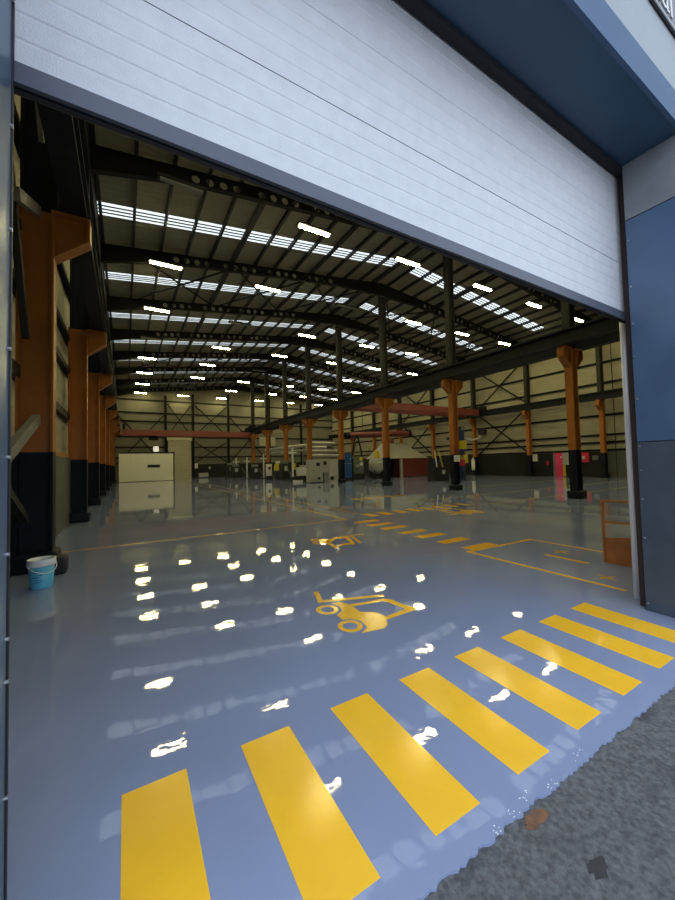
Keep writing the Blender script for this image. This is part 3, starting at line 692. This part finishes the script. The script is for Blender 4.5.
# ------------------------------------------------------------------ right wall fittings
J = thing('jib_crane', (23.3,20.0,0), 'dark blue jib crane standing behind the second centre column', 'crane')
MB().box(-.16,.16,-.16,.16,0,4.3).build('mast', 'jib_blue', J); MB().box(-1.6,0,-.09,.09,3.2,3.42).build('arm', 'jib_blue', J); MB().box(-.35,.35,-.35,.35,0,.05).build('foot', 'black', J)
MB().bar((-1.2,0,3.2),(-.2,0,2.2),.08).build('strut', 'jib_blue', J)
MB().box(-.18,.16,-.25,-.16,4.0,4.25).build('junction_box', 'mid_grey', J)
W = thing('work_station', (21.6,20.6,0), 'dark machine with yellow and white bars left of the blue jib crane', 'machine')
MB().box(-.75,.8,0,.8,0,1.4).build('body', 'black', W); MB().bar((-.55,-.05,1.1),(-.75,-.05,2.4),.07).build('white_bar', 'white', W); MB().bar((.1,-.05,1.1),(-.35,-.05,2.4),.07).build('yellow_bar', 'machine_yellow', W)
MB().box(.05,.35,-.05,0,.55,.85).build('label_plate', 'grey_mach', W); MB().box(-.3,.3,.2,.6,1.4,1.75).build('cover', 'jib_blue', W)
# fittings strapped to centre column 2
y2 = YK[1]
T = thing('column_control_box', (15.3,y2-.3,1.65), 'cluster of switch boxes strapped to the second centre column', 'switch box')
MB().box(-.40,-.10,-.14,0,-.12,.22).build('white_box', 'white', T); MB().box(.02,.30,-.12,0,-.35,0).build('red_box', 'red', T); MB().box(.30,.62,-.06,.18,-.2,.25).build('yellow_box', 'machine_yellow', T); MB().box(.15,.50,-.1,.1,.55,1.0).build('hose_reel', 'machine_yellow', T)
MB().box(-.42,.5,-.02,.02,.22,.28).build('strap', 'black', T)
W = thing('wall_fan', (31.3,24.3,3.7), 'dark round wall fan with a silver arm beside the crane end on the right wall', 'fan')
MB().tube((-.1,0,.75),(.35,0,.75),.38,16).build('housing', 'black', W); MB().path([(.0,1.9,.2),(.0,1.2,.0),(.0,.4,.05),(.1,0,.45)], .10).build('duct_arm', 'silver', W); MB().box(.35,.78,-.06,.06,.70,.80).build('bracket', 'dark_steel', W)
W = thing('gas_cylinder', (31.0,25.2,0), 'white upright cylinder against the dark base of the right wall', 'cylinder')
MB().lathe([(0,.55),(.16,.55),(.17,.6),(.17,1.55),(.08,1.75),(.05,1.85),(0,1.85)], 14).build('body', 'white', W, smooth=True); MB().box(-.22,.22,-.22,.22,0,.55).build('stand', 'black', W)
# doorway with pink door
W = thing('door_3', (XR-.14,17.0,0), 'pinkish red door standing in the dark base of the right wall', None); W['kind'] = 'structure'
MB().box(-.06,0,-.15,.48,.02,2.02).build('leaf', 'pink', W); MB().box(-.05,0,-.80,-.15,1.0,2.02).build('pale_panel', 'grey_mach', W); MB().box(-.09,0,.48,.62,0,2.05).build('frame', 'mid_grey', W); MB().box(-.05,0,-.35,-.15,.05,1.0).build('yellow_strip', 'machine_yellow', W); MB().tube((-.1,-.05,1.65),(-.06,-.05,1.65),.06,10).build('round_mark', 'white', W)
single('alarm_bell', MB().box(XR-.24,XR-.14,18.05,18.2,1.0,1.35), 'red', (XR-.15,18.1,1.0), 'small red wall box left of the pinkish door', 'wall box')
W = thing('hose_cabinet', (XR-.14,15.1,1.2), 'red square hose cabinet on the right wall behind the nearest centre column', 'cabinet')
MB().box(-.18,0,-.32,.38,0,.78).build('body', 'red', W); MB().box(-.2,-.18,-.05,.15,.25,.5).build('label_plate', 'grey_mach', W)
single('wall_box', MB().box(XR-.24,XR-.14,14.15,14.55,1.35,1.7), 'mid_grey', (XR-.15,14.3,1.35), 'small grey box on the right wall beside the red hose cabinet', 'wall box')
W = thing('notice_board', (XR-.14,19.3,1.3), 'pale notice board on the dark base of the right wall', 'notice')
MB().box(-.05,0,-.32,.32,0,.72).build('frame', 'mid_grey', W); MB().box(-.07,-.05,-.27,.27,.05,.66).build('sheet', 'cabin', W)
single('cable_drop', MB().tube((XR-.3,12.9,.0),(XR-.3,12.9,11.0),.025,6), 'dark_steel', (XR-.3,12.9,0), 'thin dark cable hanging down the right wall near the doorway', 'cable')

# ------------------------------------------------------------------ light and camera
w = bpy.data.worlds.new('overcast'); S.world = w; w.use_nodes = True
nt = w.node_tree; bg = nt.nodes['Background']
tc = nt.nodes.new('ShaderNodeTexCoord'); sp = nt.nodes.new('ShaderNodeSeparateXYZ'); rp = nt.nodes.new('ShaderNodeValToRGB')
nt.links.new(tc.outputs['Generated'], sp.inputs[0]); nt.links.new(sp.outputs['Z'], rp.inputs['Fac']); nt.links.new(rp.outputs['Color'], bg.inputs['Color'])
rp.color_ramp.elements[0].color = (.80, .87, 1.0, 1); rp.color_ramp.elements[1].color = (.66, .80, 1.0, 1); rp.color_ramp.elements[1].position = .8
bg.inputs['Strength'].default_value = 2.0

R_ = [(0.8622, -0.5063, 0.0131), (0, 0, 0), (0, 0, 0)]
yaw, pitch, roll, f = 0.530595, 0.0365351, -0.0242802, 361.742
cy, sy, cp, sp_ = math.cos(yaw), math.sin(yaw), math.cos(pitch), math.sin(pitch)
fwd = Vector((sy*cp, cy*cp, sp_)); right = Vector((cy, -sy, 0)); up = right.cross(fwd)
cr, sr = math.cos(roll), math.sin(roll)
r2 = right*cr + up*sr; u2 = -right*sr + up*cr
cam = bpy.data.cameras.new('camera'); co = bpy.data.objects.new('camera', cam); COL.objects.link(co)
co.matrix_world = Matrix(((r2.x,u2.x,-fwd.x,0),(r2.y,u2.y,-fwd.y,0),(r2.z,u2.z,-fwd.z,1.6),(0,0,0,1)))
cam.sensor_fit = 'VERTICAL'; cam.sensor_height = 36; cam.sensor_width = 27; cam.lens = f/900*36; cam.clip_start = .03; cam.clip_end = 300
S.camera = co
S.view_settings.view_transform = 'Standard'; S.view_settings.look = 'None'; S.view_settings.gamma = 1; S.view_settings.exposure = 0
S.view_settings.use_curve_mapping = False
